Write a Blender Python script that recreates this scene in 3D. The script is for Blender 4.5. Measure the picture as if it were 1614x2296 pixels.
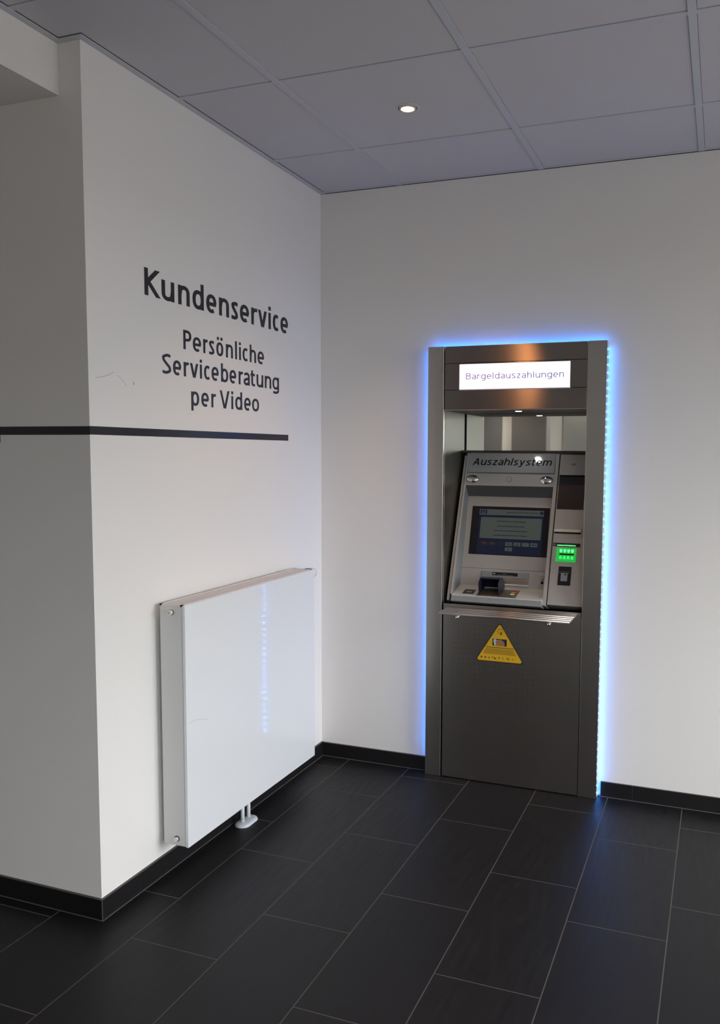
import bpy, bmesh, math, random
from mathutils import Vector, Matrix
random.seed(4)
for o in list(bpy.data.objects): bpy.data.objects.remove(o, do_unlink=True)
S = bpy.context.scene
COL = S.collection

# ------------------------------------------------------------------ camera
cam_d = bpy.data.cameras.new('camera'); cam = bpy.data.objects.new('camera', cam_d); COL.objects.link(cam)
YAW, PITCH, ROLL = -.355, -.0824, .0066
fw = Vector((math.sin(YAW)*math.cos(PITCH), math.cos(YAW)*math.cos(PITCH), math.sin(PITCH)))
rt0 = Vector((math.cos(YAW), -math.sin(YAW), 0)); up0 = rt0.cross(fw)
rt = math.cos(ROLL)*rt0 + math.sin(ROLL)*up0; up = -math.sin(ROLL)*rt0 + math.cos(ROLL)*up0
M = Matrix((rt, up, -fw)).transposed().to_4x4(); M.translation = Vector((1.7572, -3.4874, 1.451))
cam.matrix_world = M
cam_d.sensor_width = 36; cam_d.sensor_fit = 'AUTO'
cam_d.lens = 1857.47*36/2296
cam_d.shift_x = (807-927.99)/2296; cam_d.shift_y = (1167.8-1148)/2296
cam_d.clip_start = .02; cam_d.clip_end = 200
S.camera = cam

# ------------------------------------------------------------------ world, daylight, exposure
S.view_settings.view_transform = 'Standard'; S.view_settings.look = 'None'
S.view_settings.gamma = 1; S.view_settings.use_curve_mapping = False
S.view_settings.exposure = 0.0
DAY = 18.3
W = bpy.data.worlds.new('overcast_sky'); S.world = W; W.use_nodes = True
nt = W.node_tree; nt.nodes.clear()
out = nt.nodes.new('ShaderNodeOutputWorld'); bg = nt.nodes.new('ShaderNodeBackground')
tc = nt.nodes.new('ShaderNodeTexCoord'); sx = nt.nodes.new('ShaderNodeSeparateXYZ'); cr = nt.nodes.new('ShaderNodeValToRGB')
mr = nt.nodes.new('ShaderNodeMapRange'); mr.inputs['From Min'].default_value = -1; mr.inputs['From Max'].default_value = 1
nt.links.new(tc.outputs['Generated'], sx.inputs[0]); nt.links.new(sx.outputs['Z'], mr.inputs['Value'])
nt.links.new(mr.outputs[0], cr.inputs[0]); nt.links.new(cr.outputs[0], bg.inputs[0]); nt.links.new(bg.outputs[0], out.inputs[0])
e = cr.color_ramp.elements
e[0].position = 0; e[0].color = (.14, .135, .13, 1); e[1].position = 1; e[1].color = (.97, 1.0, 1.03, 1)
for p, c in ((.49, (.15, .146, .142, 1)), (.51, (.54, .565, .585, 1)), (.7, (.97, 1.0, 1.03, 1))):
    k = e.new(p); k.color = c
bg.inputs[1].default_value = DAY
S.cycles.use_denoising = True
S.cycles.max_bounces = 8; S.cycles.diffuse_bounces = 5; S.cycles.glossy_bounces = 4
S.cycles.sample_clamp_indirect = 6
H = 2.622; RX = 4.4; BY = -6.0; LX = -3.0
WINS = [(-2.3, -.35, .50, 2.38), (-5.5, -3.9, .25, 1.80)]        # y0, y1, z0, z1
for y0, y1, z0, z1 in WINS:                                                     # portals: guide sampling of the sky through the windows
    d = bpy.data.lights.new('window_portal', 'AREA'); d.shape = 'RECTANGLE'; d.size = z1-z0; d.size_y = y1-y0
    o = bpy.data.objects.new('window_portal', d); COL.objects.link(o)
    o.location = (RX+.06, (y0+y1)/2, (z0+z1)/2); o.rotation_euler = (0, math.pi/2, 0)
    d.cycles.is_portal = True

W3 = (2.9, 3.9, .7, 2.2)                                                # unseen window added behind the camera to brighten the back wall: x0, x1, z0, z1
d = bpy.data.lights.new('window_portal', 'AREA'); d.shape = 'RECTANGLE'; d.size = W3[1]-W3[0]; d.size_y = W3[3]-W3[2]
o = bpy.data.objects.new('window_portal', d); COL.objects.link(o); d.cycles.is_portal = True
o.location = ((W3[0]+W3[1])/2, BY-.06, (W3[2]+W3[3])/2); o.rotation_euler = (math.pi/2, 0, 0)

# ------------------------------------------------------------------ helpers
def mat(name, col=(.5, .5, .5), rough=.5, metal=0, spec=None, aniso=0, tangent=None, noise=0, nscale=(8, 8, 8), rnoise=0,
        bump=0, bscale=60, emit=None, estr=0, coat=0):
    m = bpy.data.materials.new(name); m.use_nodes = True
    t = m.node_tree; b = t.nodes['Principled BSDF']
    b.inputs['Base Color'].default_value = (*col, 1); b.inputs['Roughness'].default_value = rough
    b.inputs['Metallic'].default_value = metal
    if spec is not None: b.inputs['Specular IOR Level'].default_value = spec
    b.inputs['Coat Weight'].default_value = coat; b.inputs['Coat Roughness'].default_value = .08
    if aniso:
        b.inputs['Anisotropic'].default_value = aniso
        c = t.nodes.new('ShaderNodeCombineXYZ'); 
        for i in range(3): c.inputs[i].default_value = tangent[i]
        t.links.new(c.outputs[0], b.inputs['Tangent'])
    if noise or rnoise:
        g = t.nodes.new('ShaderNodeTexCoord'); mp = t.nodes.new('ShaderNodeMapping'); mp.inputs['Scale'].default_value = nscale
        n = t.nodes.new('ShaderNodeTexNoise'); n.inputs['Scale'].default_value = 1; n.inputs['Detail'].default_value = 3
        t.links.new(g.outputs['Object'], mp.inputs[0]); t.links.new(mp.outputs[0], n.inputs['Vector'])
        if noise:
            r = t.nodes.new('ShaderNodeMapRange'); r.inputs['From Min'].default_value = .3; r.inputs['From Max'].default_value = .7
            r.inputs['To Min'].default_value = 1-noise; r.inputs['To Max'].default_value = 1+noise
            v = t.nodes.new('ShaderNodeVectorMath'); v.operation = 'SCALE'; v.inputs[0].default_value = col
            t.links.new(n.outputs['Fac'], r.inputs['Value']); t.links.new(r.outputs[0], v.inputs['Scale']); t.links.new(v.outputs[0], b.inputs['Base Color'])
        if rnoise:
            r = t.nodes.new('ShaderNodeMapRange'); r.inputs['From Min'].default_value = .3; r.inputs['From Max'].default_value = .7
            r.inputs['To Min'].default_value = rough-rnoise; r.inputs['To Max'].default_value = rough+rnoise
            t.links.new(n.outputs['Fac'], r.inputs['Value']); t.links.new(r.outputs[0], b.inputs['Roughness'])
    if bump:
        g = t.nodes.new('ShaderNodeTexCoord'); n = t.nodes.new('ShaderNodeTexNoise'); n.inputs['Scale'].default_value = bscale; n.inputs['Detail'].default_value = 4
        bp = t.nodes.new('ShaderNodeBump'); bp.inputs['Strength'].default_value = bump; bp.inputs['Distance'].default_value = .002
        t.links.new(g.outputs['Object'], n.inputs['Vector']); t.links.new(n.outputs['Fac'], bp.inputs['Height']); t.links.new(bp.outputs[0], b.inputs['Normal'])
    if emit:
        b.inputs['Emission Color'].default_value = (*emit, 1); b.inputs['Emission Strength'].default_value = estr
    return m

def finish(name, bm, mats, parent=None, smooth=False, bevel=0, bseg=2):
    me = bpy.data.meshes.new(name)
    bm.normal_update(); bm.to_mesh(me); bm.free()
    for m in (mats if isinstance(mats, (list, tuple)) else [mats]): me.materials.append(m)
    if smooth:
        for p in me.polygons: p.use_smooth = True
    o = bpy.data.objects.new(name, me); COL.objects.link(o)
    if parent:
        o.parent = parent; o.matrix_parent_inverse = Matrix.Translation(-Vector(wloc(parent)))
    if bevel:
        b = o.modifiers.new('bevel', 'BEVEL'); b.width = bevel; b.segments = bseg; b.limit_method = 'ANGLE'; b.angle_limit = math.radians(40)
    return o
def wloc(o):
    v = Vector(o.location)
    p = o.parent
    if p: v = Vector((0, 0, 0)) if o.type == 'MESH' else v
    return v
def tag(o, label=None, cat=None, group=None, kind=None):
    if label: o['label'] = label
    if cat: o['category'] = cat
    if group: o['group'] = group
    if kind: o['kind'] = kind
    return o
def thing(name, loc, label, cat, group=None):
    o = bpy.data.objects.new(name, None); COL.objects.link(o); o.location = loc; o.empty_display_size = .05
    return tag(o, label, cat, group)
def struct(name, bm, mats, **k):
    return tag(finish(name, bm, mats, **k), kind='structure')
def box(bm, x0, x1, y0, y1, z0, z1, mi=0, f=None):
    vs = [bm.verts.new(f(x, y, z) if f else (x, y, z)) for x in (x0, x1) for y in (y0, y1) for z in (z0, z1)]
    fs = []
    for q in ((0, 1, 3, 2), (4, 6, 7, 5), (0, 4, 5, 1), (2, 3, 7, 6), (0, 2, 6, 4), (1, 5, 7, 3)):
        a = bm.faces.new([vs[i] for i in q]); a.material_index = mi; fs.append(a)
    return fs
def B(*a, **k):
    bm = bmesh.new(); box(bm, *a, **k); bmesh.ops.recalc_face_normals(bm, faces=bm.faces[:]); return bm
def cyl(bm, p0, p1, r0, r1=None, n=24, mi=0, caps=True):
    r1 = r0 if r1 is None else r1
    p0 = Vector(p0); p1 = Vector(p1); d = (p1-p0).normalized()
    a = d.orthogonal().normalized(); b = d.cross(a)
    A = [bm.verts.new(p0+r0*(math.cos(t)*a+math.sin(t)*b)) for t in [2*math.pi*i/n for i in range(n)]]
    C = [bm.verts.new(p1+r1*(math.cos(t)*a+math.sin(t)*b)) for t in [2*math.pi*i/n for i in range(n)]]
    for i in range(n):
        q = bm.faces.new((A[i], A[(i+1) % n], C[(i+1) % n], C[i])); q.material_index = mi; q.smooth = True
    if caps:
        for V_, in ((A[::-1],), (C,)):
            q = bm.faces.new(V_); q.material_index = mi
def ball(bm, c, r, sx=1, sy=1, sz=1, mi=0, seg=20):
    g = bmesh.ops.create_uvsphere(bm, u_segments=seg, v_segments=seg//2, radius=r)
    for v in g['verts']: v.co = Vector(c)+Vector((v.co.x*sx, v.co.y*sy, v.co.z*sz))
    for f in {f for v in g['verts'] for f in v.link_faces}: f.material_index = mi; f.smooth = True
def fix(bm): bmesh.ops.recalc_face_normals(bm, faces=bm.faces[:]); return bm
def poly(bm, pts, t0, t1, f, mi=0):
    """prism of the outline pts (u,v) between w=t0..t1, mapped to the world by f(u,v,w)"""
    a = [bm.verts.new(f(u, v, t0)) for u, v in pts]; b = [bm.verts.new(f(u, v, t1)) for u, v in pts]
    n = len(pts)
    q = bm.faces.new(b); q.material_index = mi; q = bm.faces.new(a[::-1]); q.material_index = mi
    for i in range(n):
        q = bm.faces.new((a[i], a[(i+1) % n], b[(i+1) % n], b[i])); q.material_index = mi
def rrect(x0, x1, y0, y1, r, n=5):
    P = []
    for cx, cy, a0 in ((x1-r, y1-r, 0), (x0+r, y1-r, 90), (x0+r, y0+r, 180), (x1-r, y0+r, 270)):
        for i in range(n+1):
            a = math.radians(a0+90*i/n); P.append((cx+r*math.cos(a), cy+r*math.sin(a)))
    return P
def disc(cx, cy, r, n=20, sy=1): return [(cx+r*math.cos(2*math.pi*i/n), cy+r*sy*math.sin(2*math.pi*i/n)) for i in range(n)]

def raw_text(body, offset=0, shear=0, space=1):
    c = bpy.data.curves.new('lettering', 'FONT'); c.body = body; c.size = 1; c.offset = offset; c.shear = shear
    c.space_character = space; c.resolution_u = 4; c.fill_mode = 'FRONT'
    o = bpy.data.objects.new('lettering', c); COL.objects.link(o)
    dg = bpy.context.evaluated_depsgraph_get()
    me = bpy.data.meshes.new_from_object(o.evaluated_get(dg))
    vs = [v.co.copy() for v in me.vertices]; fs = [tuple(p.vertices) for p in me.polygons]
    bpy.data.objects.remove(o, do_unlink=True); bpy.data.meshes.remove(me)
    return vs, fs
CAPC = {}
def capheight(offset):
    if offset not in CAPC:
        vs, _ = raw_text('H', offset); CAPC[offset] = (min(v.y for v in vs), max(v.y for v in vs))
    return CAPC[offset]
def text_bm(bm, body, u0, u1, base, cap, f, w0=0, w1=.0006, offset=0, shear=0, space=1, mi=0):
    """lettering from u0 to u1, baseline v=base, capital height cap, solid from w0 to w1"""
    vs, fs = raw_text(body, offset, shear, space)
    lo, hi = min(v.x for v in vs), max(v.x for v in vs); b0, b1 = capheight(offset)
    t = bmesh.new()
    V_ = [t.verts.new((u0+(v.x-lo)/(hi-lo)*(u1-u0), base+(v.y-b0)/(b1-b0)*cap, 0)) for v in vs]
    for q in fs:
        try: t.faces.new([V_[i] for i in q])
        except ValueError: pass
    bmesh.ops.remove_doubles(t, verts=t.verts[:], dist=1e-6)
    g = bmesh.ops.extrude_face_region(t, geom=t.faces[:])
    for v in g['geom']:
        if isinstance(v, bmesh.types.BMVert): v.co.z = 1
    bmesh.ops.recalc_face_normals(t, faces=t.faces[:])
    mp = {}
    for v in t.verts: mp[v] = bm.verts.new(f(v.co.x, v.co.y, w1 if v.co.z > .5 else w0))
    for q in t.faces:
        n = bm.faces.new([mp[v] for v in q.verts]); n.material_index = mi
    t.free()

# ---- drawn lettering: every glyph is a set of pen strokes, pen width sw across and sh high
def arc(cx, cy, rx, ry, a0, a1, n=22, p=.88):
    P_ = []
    for i in range(n+1):
        a = math.radians(a0+(a1-a0)*i/n); c, s_ = math.cos(a), math.sin(a)
        P_.append((cx+rx*math.copysign(abs(c)**p, c), cy+ry*math.copysign(abs(s_)**p, s_)))
    return P_
def spline(P_, n=8):
    Q = [P_[0]]+list(P_)+[P_[-1]]; out = []
    for i in range(1, len(Q)-2):
        p0, p1, p2, p3 = Q[i-1:i+3]
        for k in range(n):
            t = k/n; out.append(tuple(.5*((2*p1[j])+(p2[j]-p0[j])*t+(2*p0[j]-5*p1[j]+4*p2[j]-p3[j])*t*t+(3*p1[j]-p0[j]-3*p2[j]+p3[j])*t**3) for j in (0, 1)))
    return out+[P_[-1]]
XH, AS, DE = .75, 1.03, -.27
NAT = dict(K=.74, P=.62, S=.58, V=.74, A=.78, B=.66, u=.6, n=.6, h=.6, d=.62, b=.62, p=.62, g=.62, e=.6, o=.64, a=.55, s=.5, c=.5, r=.38, v=.6, y=.62, z=.5, t=.38, m=.95, i=.17, l=.17)
def glyph(ch, W_, sw, sh):
    """strokes of one letter W_ wide (capital height 1); returns [(points, clip_low, clip_high)]"""
    a, b = sw/2, sh/2; x = XH; R_ = W_-a; o = .008
    ring = lambda x0, x1: arc((x0+x1)/2, x/2, (x1-x0)/2, x/2-b+o, 0, 360, 36)
    G = []; add = lambda P_, lo=-9, hi=9: G.append((P_, lo, hi))
    if ch in 'oö':
        add(ring(a, R_))
        if ch == 'ö':
            for c in (.24, .76): add([(W_*c, .87), (W_*c, .87+sh*1.15)])
    elif ch == 'c': add(arc(W_*.56, x/2, W_*.56-a, x/2-b+o, 52, 308, 30))
    elif ch == 'e': add(arc(W_/2, x/2, W_/2-a, x/2-b+o, 0, 305, 36)); add([(a, x*.5-b*.2), (R_+a*.6, x*.5-b*.2)])
    elif ch in 'nh': add([(a, 0), (a, x if ch == 'n' else AS)]); add([(a, x*.48)]+arc(W_*.52, x*.62, W_*.48-a, x*.38-b+o, 165, 0, 18)+[(R_, 0)])
    elif ch == 'm':
        add([(a, 0), (a, x)])
        for k in (0, 1):
            l_ = a+k*(W_-2*a)/2; r_ = l_+(W_-2*a)/2; add([(l_, x*.48)]+arc((l_+r_)/2, x*.62, (r_-l_)/2, x*.38-b+o, 165, 0, 18)+[(r_, 0)])
    elif ch == 'u': add([(R_, 0), (R_, x)]); add([(R_, x*.52)]+arc(W_*.48, x*.38, W_*.48-a, x*.38-b+o, -15, -180, 18)+[(a, x)])
    elif ch == 'r': add([(a, 0), (a, x)]); add([(a, x*.45)]+arc(W_*.85, x*.58, W_*.85-a, x*.42-b, 170, 95, 12)+[(W_, x-b*1.0)])
    elif ch == 'd': add([(R_, 0), (R_, AS)]); add(ring(a, R_))
    elif ch == 'b': add([(a, 0), (a, AS)]); add(ring(a, R_))
    elif ch == 'p': add([(a, DE), (a, x)]); add(ring(a, R_))
    elif ch == 'g': add(ring(a, R_)); add([(R_, x), (R_, -.02)]+arc(W_*.48, -.02, R_-W_*.48, -.25+b+.02, 0, -75, 10)[1:]+[(a*1.4, -.255+b)] if False else [(R_, x), (R_, -.03)]+arc(W_*.45, -.05, R_-W_*.45, .22-b, 0, -90, 10)[1:]+[(W_*.10, -.245+b)])
    elif ch == 'a': add([(W_*.12, x*.93-b)]+arc(W_*.46, x*.66, R_-W_*.46, x*.34-b+o, 88, 0, 12)+[(R_, 0)]); add([(R_, x*.56)]+arc(W_*.5, x*.28, W_*.5-a, x*.28-b+o, 92, 268, 20)+[(R_, x*.17)])
    elif ch in 'sS':
        h = x if ch == 's' else 1.0
        add(spline([(W_*.93, h*.955-b*.9), (W_*.60, h-b+o), (a*1.3, h*.84), (a*1.5, h*.68), (W_*.5, h*.505), (R_-a*.35, h*.33), (R_-a*.3, h*.16), (W_*.42, b-o), (W_*.04, h*.045+b*.8)]))
    elif ch == 'i': add([(W_/2, 0), (W_/2, x)]); add([(W_/2, .855), (W_/2, .855+max(sh*1.15, .14))])
    elif ch == 'l': add([(W_/2, 0), (W_/2, AS)])
    elif ch == 't': xs_ = W_*.36; add([(xs_, .93), (xs_, x*.3)]+arc(W_*.80, x*.26, W_*.80-xs_, x*.26-b+o, 180, 260, 10)+[(W_, b*1.05)]); add([(0, x-b), (W_*.97, x-b)])
    elif ch in 'vV': h = x if ch == 'v' else 1.0; k = a*1.12; add([(k*.9, h+.08), (W_/2+a*.12, -.08)], 0, h); add([(W_-k*.9, h+.08), (W_/2-a*.12, -.08)], 0, h)
    elif ch == 'y': k = a*1.12; add([(k, x+.05), (W_/2, .02)], -9, x); add([(W_-k, x+.05), (W_*.42, -.16), (W_*.26, -.25+b), (W_*.05, -.25+b)], -9, x)
    elif ch == 'z': add([(W_*.05, x-b), (W_*.95, x-b)]); add([(W_*.04, b), (W_*.96, b)]); add([(W_-a*1.2, x-b), (a*1.2, b)], 0, x)
    elif ch == 'K': add([(a, 0), (a, 1)]); add([(W_-a*1.25+.06, 1.1), (a*1.6, .50)], 0, 1); add([(a*1.6, .56), (W_-a*1.05+.06, -.1)], 0, 1)
    elif ch == 'A': k = a*1.1; add([(k, -.02), (W_/2, 1-b*.2)], 0, 1); add([(W_-k, -.02), (W_/2, 1-b*.2)], 0, 1); add([(W_*.2, .31), (W_*.8, .31)])
    elif ch == 'P': add([(a, 0), (a, 1)]); add([(a, 1-b)]+arc(W_*.45, .71, R_-W_*.45, .29-b, 90, -90, 18)+[(a, .42+b)])
    elif ch == 'B': add([(a, 0), (a, 1)]); add([(a, 1-b)]+arc(W_*.5, .765, R_*.95-W_*.5, .235-b, 90, -90, 16)+[(a, .53+b)]); add([(a, .53+b)]+arc(W_*.5, .28+b*.5, R_-W_*.5, .28-b*.5, 90, -90, 18)+[(a, b)])
    return G
def clip(P_, lo, hi):
    for s_, c in ((1, lo), (-1, -hi)):
        out = []
        for i in range(len(P_)):
            p, q = P_[i-1], P_[i]; dp, dq = s_*p[1]-c, s_*q[1]-c
            if (dp >= 0) != (dq >= 0):
                t_ = dp/(dp-dq); out.append((p[0]+(q[0]-p[0])*t_, p[1]+(q[1]-p[1])*t_))
            if dq >= 0: out.append(q)
        P_ = out
        if len(P_) < 3: return []
    return P_
def pen(bm, P_, sw, sh, g, w0, w1, lo=-9, hi=9, mi=0):
    """sweep an elliptical pen along P_ and link the band as a solid mapped by g(u,v,w)"""
    n = len(P_); closed = n > 4 and math.hypot(P_[0][0]-P_[-1][0], P_[0][1]-P_[-1][1]) < 1e-6
    def nrm(p, q):
        dx, dy = q[0]-p[0], q[1]-p[1]; L_ = math.hypot(dx, dy) or 1; return (-dy/L_, dx/L_)
    Ls, Rs = [], []
    for i in range(n):
        n0 = nrm(P_[i-1], P_[i]) if i else (nrm(P_[-2], P_[-1]) if closed else None)
        n1 = nrm(P_[i], P_[i+1]) if i < n-1 else (nrm(P_[0], P_[1]) if closed else None)
        n0 = n0 or n1; n1 = n1 or n0
        mx_, my_ = n0[0]+n1[0], n0[1]+n1[1]; L_ = math.hypot(mx_, my_) or 1; mx_, my_ = mx_/L_, my_/L_
        k = min(1/max(.3, mx_*n0[0]+my_*n0[1]), 1.6)
        e_ = math.hypot(mx_*sw/2, my_*sh/2)*k
        Ls.append((P_[i][0]+mx_*e_, P_[i][1]+my_*e_)); Rs.append((P_[i][0]-mx_*e_, P_[i][1]-my_*e_))
    if lo > -9 or hi < 9:
        for i in range(n-1):
            Q = clip([Ls[i], Ls[i+1], Rs[i+1], Rs[i]], lo, hi)
            if len(Q) >= 3: poly(bm, Q, w0, w1, g, mi)
        return
    V4 = [[bm.verts.new(g(u, v, w)) for u, v in S_] for S_, w in ((Ls, w0), (Ls, w1), (Rs, w0), (Rs, w1))]
    for i in range(n-1):
        for a_, b_ in ((0, 1), (1, 3), (3, 2), (2, 0)):
            q = bm.faces.new((V4[a_][i], V4[a_][i+1], V4[b_][i+1], V4[b_][i])); q.material_index = mi
    for i in (0, n-1): q = bm.faces.new((V4[0][i], V4[1][i], V4[3][i], V4[2][i])); q.material_index = mi
def letters(bm, word, u0, u1, base, cap, f, sw, sh, edges=None, shear=0, track=.13, w0=.0001, w1=.0005):
    """word from u0 to u1 (or with the measured edges of every letter); sw, sh in metres"""
    if edges is None:
        tot = sum(NAT['o' if c == 'ö' else c] for c in word)+track*(len(word)-1); k = (u1-u0)/tot; x = u0; edges = []
        for c in word: w_ = NAT['o' if c == 'ö' else c]*k; edges += [x, x+w_]; x += w_+track*k
    i = 0
    for c in word:
        if c == ' ': continue
        e0, e1 = edges[2*i], edges[2*i+1]; i += 1; W_ = (e1-e0)/cap
        for si, (P_, lo, hi) in enumerate(glyph(c, W_, sw/cap, sh/cap)):
            pen(bm, P_, sw/cap, sh/cap, lambda u, v, w: f(e0+(u+shear*(v-.4))*cap, base+v*cap, w), w0, w1+si*.00012, lo, hi)

# ------------------------------------------------------------------ materials
paint = mat('white_wall_paint', (.805, .785, .757), .55, bump=.12, bscale=140, spec=.3)
ceil_m = mat('ceiling_tile', (.62, .60, .625), .8, bump=.25, bscale=400, spec=.2)
bar_m = mat('ceiling_rail', (.57, .575, .62), .45, spec=.4)
void_shade_m = mat('void_and_gap_shade', (.02, .02, .022), .9)
grout = mat('grey_grout', (.10, .088, .082), .9)
dark = mat('black_plastic', (.012, .012, .014), .45)
black = mat('matt_black', (.006, .006, .006), .8, spec=.1)
vinyl = mat('black_vinyl', (.018, .017, .021), .32, spec=.4)
tile_m = mat('anthracite_tile', (.0085, .0078, .0085), .47, noise=.22, nscale=(60, 7, 40), rnoise=.05, spec=.27)
skirt_m = mat('skirting_tile', (.0075, .0072, .008), .45, noise=.15, nscale=(40, 40, 40), spec=.4)
steel_h = mat('brushed_steel_horizontal', (.32, .28, .265), .25, 1, aniso=.98, tangent=(0, 0, 1), noise=.012, nscale=(2, 60, 900))
steel_v = mat('brushed_steel_vertical', (.57, .545, .525), .26, 1, aniso=.7, tangent=(0, 0, 1), noise=.02, nscale=(700, 60, 2), rnoise=.008)
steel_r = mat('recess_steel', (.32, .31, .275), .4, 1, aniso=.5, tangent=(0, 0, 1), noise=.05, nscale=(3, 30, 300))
steel_s = mat('satin_steel', (.46, .40, .36), .42, 1)
chrome = mat('chrome', (.8, .8, .8), .06, 1)
mirror_m = mat('smoked_mirror', (.72, .73, .68), .015, 1)
rad_m = mat('radiator_enamel', (.77, .785, .80), .3, coat=.8, spec=.3)
rad_s = mat('radiator_side', (.66, .66, .65), .4)
rad_t = mat('radiator_grille', (.74, .69, .665), .4)
whitep = mat('white_plastic', (.78, .80, .83), .4)
ivory = mat('ivory_plastic', (.78, .74, .64), .4)
brass = mat('brass', (.45, .27, .08), .3, 1)
mach = mat('machine_grey', (.36, .345, .33), .42, noise=.03, nscale=(900, 900, 900), bump=.05, bscale=900)
mach_b = mat('machine_blue_grey', (.235, .245, .25), .4)
mach_l = mat('machine_light_grey', (.55, .565, .53), .42)
signp = mat('sign_panel', (.30, .32, .33), .09, coat=.5)
label_k = mat('black_label', (.006, .006, .01), .3)
glassk = mat('dark_screen_glass', (.012, .010, .014), .12)
navy = mat('navy_plastic', (.012, .012, .03), .38)
grey_i = mat('grey_print', (.3, .3, .33), .5)
led_b = mat('blue_diode', (.2, .5, 1), .4, emit=(.0018, .235, 1.0), estr=122)
led_g = mat('green_light', (.05, .6, .15), .3, emit=(.01, .9, .09), estr=1.3)
led_gb = mat('bright_green_light', (.1, .9, .3), .3, emit=(.06, 1.0, .16), estr=2.2)
tape_m = mat('white_tape', (.75, .78, .85), .5)
yellow = mat('yellow_sticker', (.62, .36, .012), .4)

# ------------------------------------------------------------------ the room
bm = bmesh.new()
X1, T = .1518, .300
ST = {-1: -.36, 0: -.1272, 1: -.3607, 2: -.1071, 3: -.4624, 4: -.1981, 5: -.4045, 6: -.1999, 7: -.43}
box(bm, LX, RX, BY, .3, -.03, -.0004, 1)
g = .0019
for n in range(-10, 14):
    xa = X1+(n-1)*T; xb = xa+T
    xa += .3*0
    if n == 0: xa = -.1550
    if n == -1: xb = -.1550
    s = ST.get(n, -random.random()*.6)
    x0, x1 = xa+g+T*0, xb-g
    # strip n lies between joint n and n+1
    y = s+.6*(1+math.floor((.0-s)/.6+.0))
    while y > BY:
        ya, yb = max(y-.6, BY), min(y, 0)
        if yb-ya > .01 and x1 > LX and x0 < RX:
            box(bm, max(x0+T, LX) if False else x0, min(x1, RX), ya+g, yb-g if yb < 0 else yb, -.0012, 0, 0)
        y -= .6
bmesh.ops.recalc_face_normals(bm, faces=bm.faces[:])
struct('floor', bm, [tile_m, grout])

NX0, NX1, NZ = .56, 1.29, 1.88          # opening in the back wall behind the steel portal
bm = bmesh.new()
box(bm, 0, NX0, 0, .35, 0, H); box(bm, NX1, RX+.2, 0, .35, 0, H); box(bm, NX0, NX1, 0, .35, NZ, H); box(bm, NX0, NX1, .33, .35, 0, NZ)
struct('wall_back', fix(bm), paint)
CY = -1.511                               # where the left wall ends and returns
bm = bmesh.new(); box(bm, -.5, 0, CY, .35, 0, H); box(bm, LX, -.5, CY, CY+.2, 0, H)
wl = bm
def onleft(u, v, w): return (w, u, v)
# faint scuffs and a hairline on the paint
def ribbon(bm, pts, wd, f, w=.0003, mi=1):
    for i in range(len(pts)-1):
        (a, b), (c, d) = pts[i], pts[i+1]; L = math.hypot(c-a, d-b); nx, ny = -(d-b)/L*wd/2, (c-a)/L*wd/2
        poly(bm, [(a-nx, b-ny), (c-nx, d-ny), (c+nx, d+ny), (a+nx, b+ny)], .00005, w, f, mi)
scuff = mat('scuff_grey', (.42, .41, .40), .6); scuff2 = mat('scuff_dark', (.12, .12, .12), .6)
ribbon(wl, [(-1.4813, 1.6669), (-1.4558, 1.6711), (-1.4298, 1.6778), (-1.4015, 1.6904)], .0016, onleft)
ribbon(wl, [(-1.3839, 1.6829), (-1.3632, 1.6694), (-1.3438, 1.6505)], .001, onleft)
ribbon(wl, [(-1.3105, 1.6676), (-1.3115, 1.6581)], .0022, onleft, mi=2)
struct('wall_left', fix(wl), [paint, scuff, scuff2])
bm = bmesh.new()
(wa, wb), (wc, wd) = WINS[0][:2], WINS[1][:2]
for y0, y1, z0, z1 in ((wb, .35, 0, H), (wd, wa, 0, H), (BY, wc, 0, H), (wa, wb, 0, WINS[0][2]), (wa, wb, WINS[0][3], H), (wc, wd, 0, WINS[1][2]), (wc, wd, WINS[1][3], H)):
    box(bm, RX, RX+.2, y0, y1, z0, z1)
struct('wall_right', fix(bm), paint)
bm = bmesh.new(); box(bm, LX-.2, W3[0], BY-.2, BY, 0, H); box(bm, W3[1], RX+.2, BY-.2, BY, 0, H); box(bm, W3[0], W3[1], BY-.2, BY, 0, W3[2]); box(bm, W3[0], W3[1], BY-.2, BY, W3[3], H)
struct('wall_front', fix(bm), paint)
bm = B(LX-.2, LX, BY, CY+.2, 0, H); struct('wall_far_left', bm, paint)
# lowered soffit over the side passage
struct('trim_soffit', B(LX, -.081, BY, CY, 2.474, H), paint)
# windows: two in the right wall, a third added for light
wf = mat('window_frame_grey', (.09, .095, .1), .4)
gl = bpy.data.materials.new('window_glass'); gl.use_nodes = True; t = gl.node_tree; t.nodes.clear()
mo = t.nodes.new('ShaderNodeOutputMaterial'); mx = t.nodes.new('ShaderNodeMixShader'); tr = t.nodes.new('ShaderNodeBsdfTransparent'); gg = t.nodes.new('ShaderNodeBsdfGlossy')
gg.inputs['Roughness'].default_value = .02; mx.inputs[0].default_value = .06
t.links.new(tr.outputs[0], mx.inputs[1]); t.links.new(gg.outputs[0], mx.inputs[2]); t.links.new(mx.outputs[0], mo.inputs[0])
for i, (y0, y1, *WZ) in enumerate(WINS):
    bm = bmesh.new()
    for a, b, c, d in ((y0, y0+.06, WZ[0], WZ[1]), (y1-.06, y1, WZ[0], WZ[1]), (y0, y1, WZ[0], WZ[0]+.06), (y0, y1, WZ[1]-.06, WZ[1]), ((y0+y1)/2-.03, (y0+y1)/2+.03, WZ[0], WZ[1])):
        box(bm, RX+.08, RX+.13, a, b, c, d)
    w = struct('window_%d' % (i+1), fix(bm), wf)
    finish('pane', B(RX+.1, RX+.106, y0+.05, y1-.05, WZ[0]+.05, WZ[1]-.05), gl, w)
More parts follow.
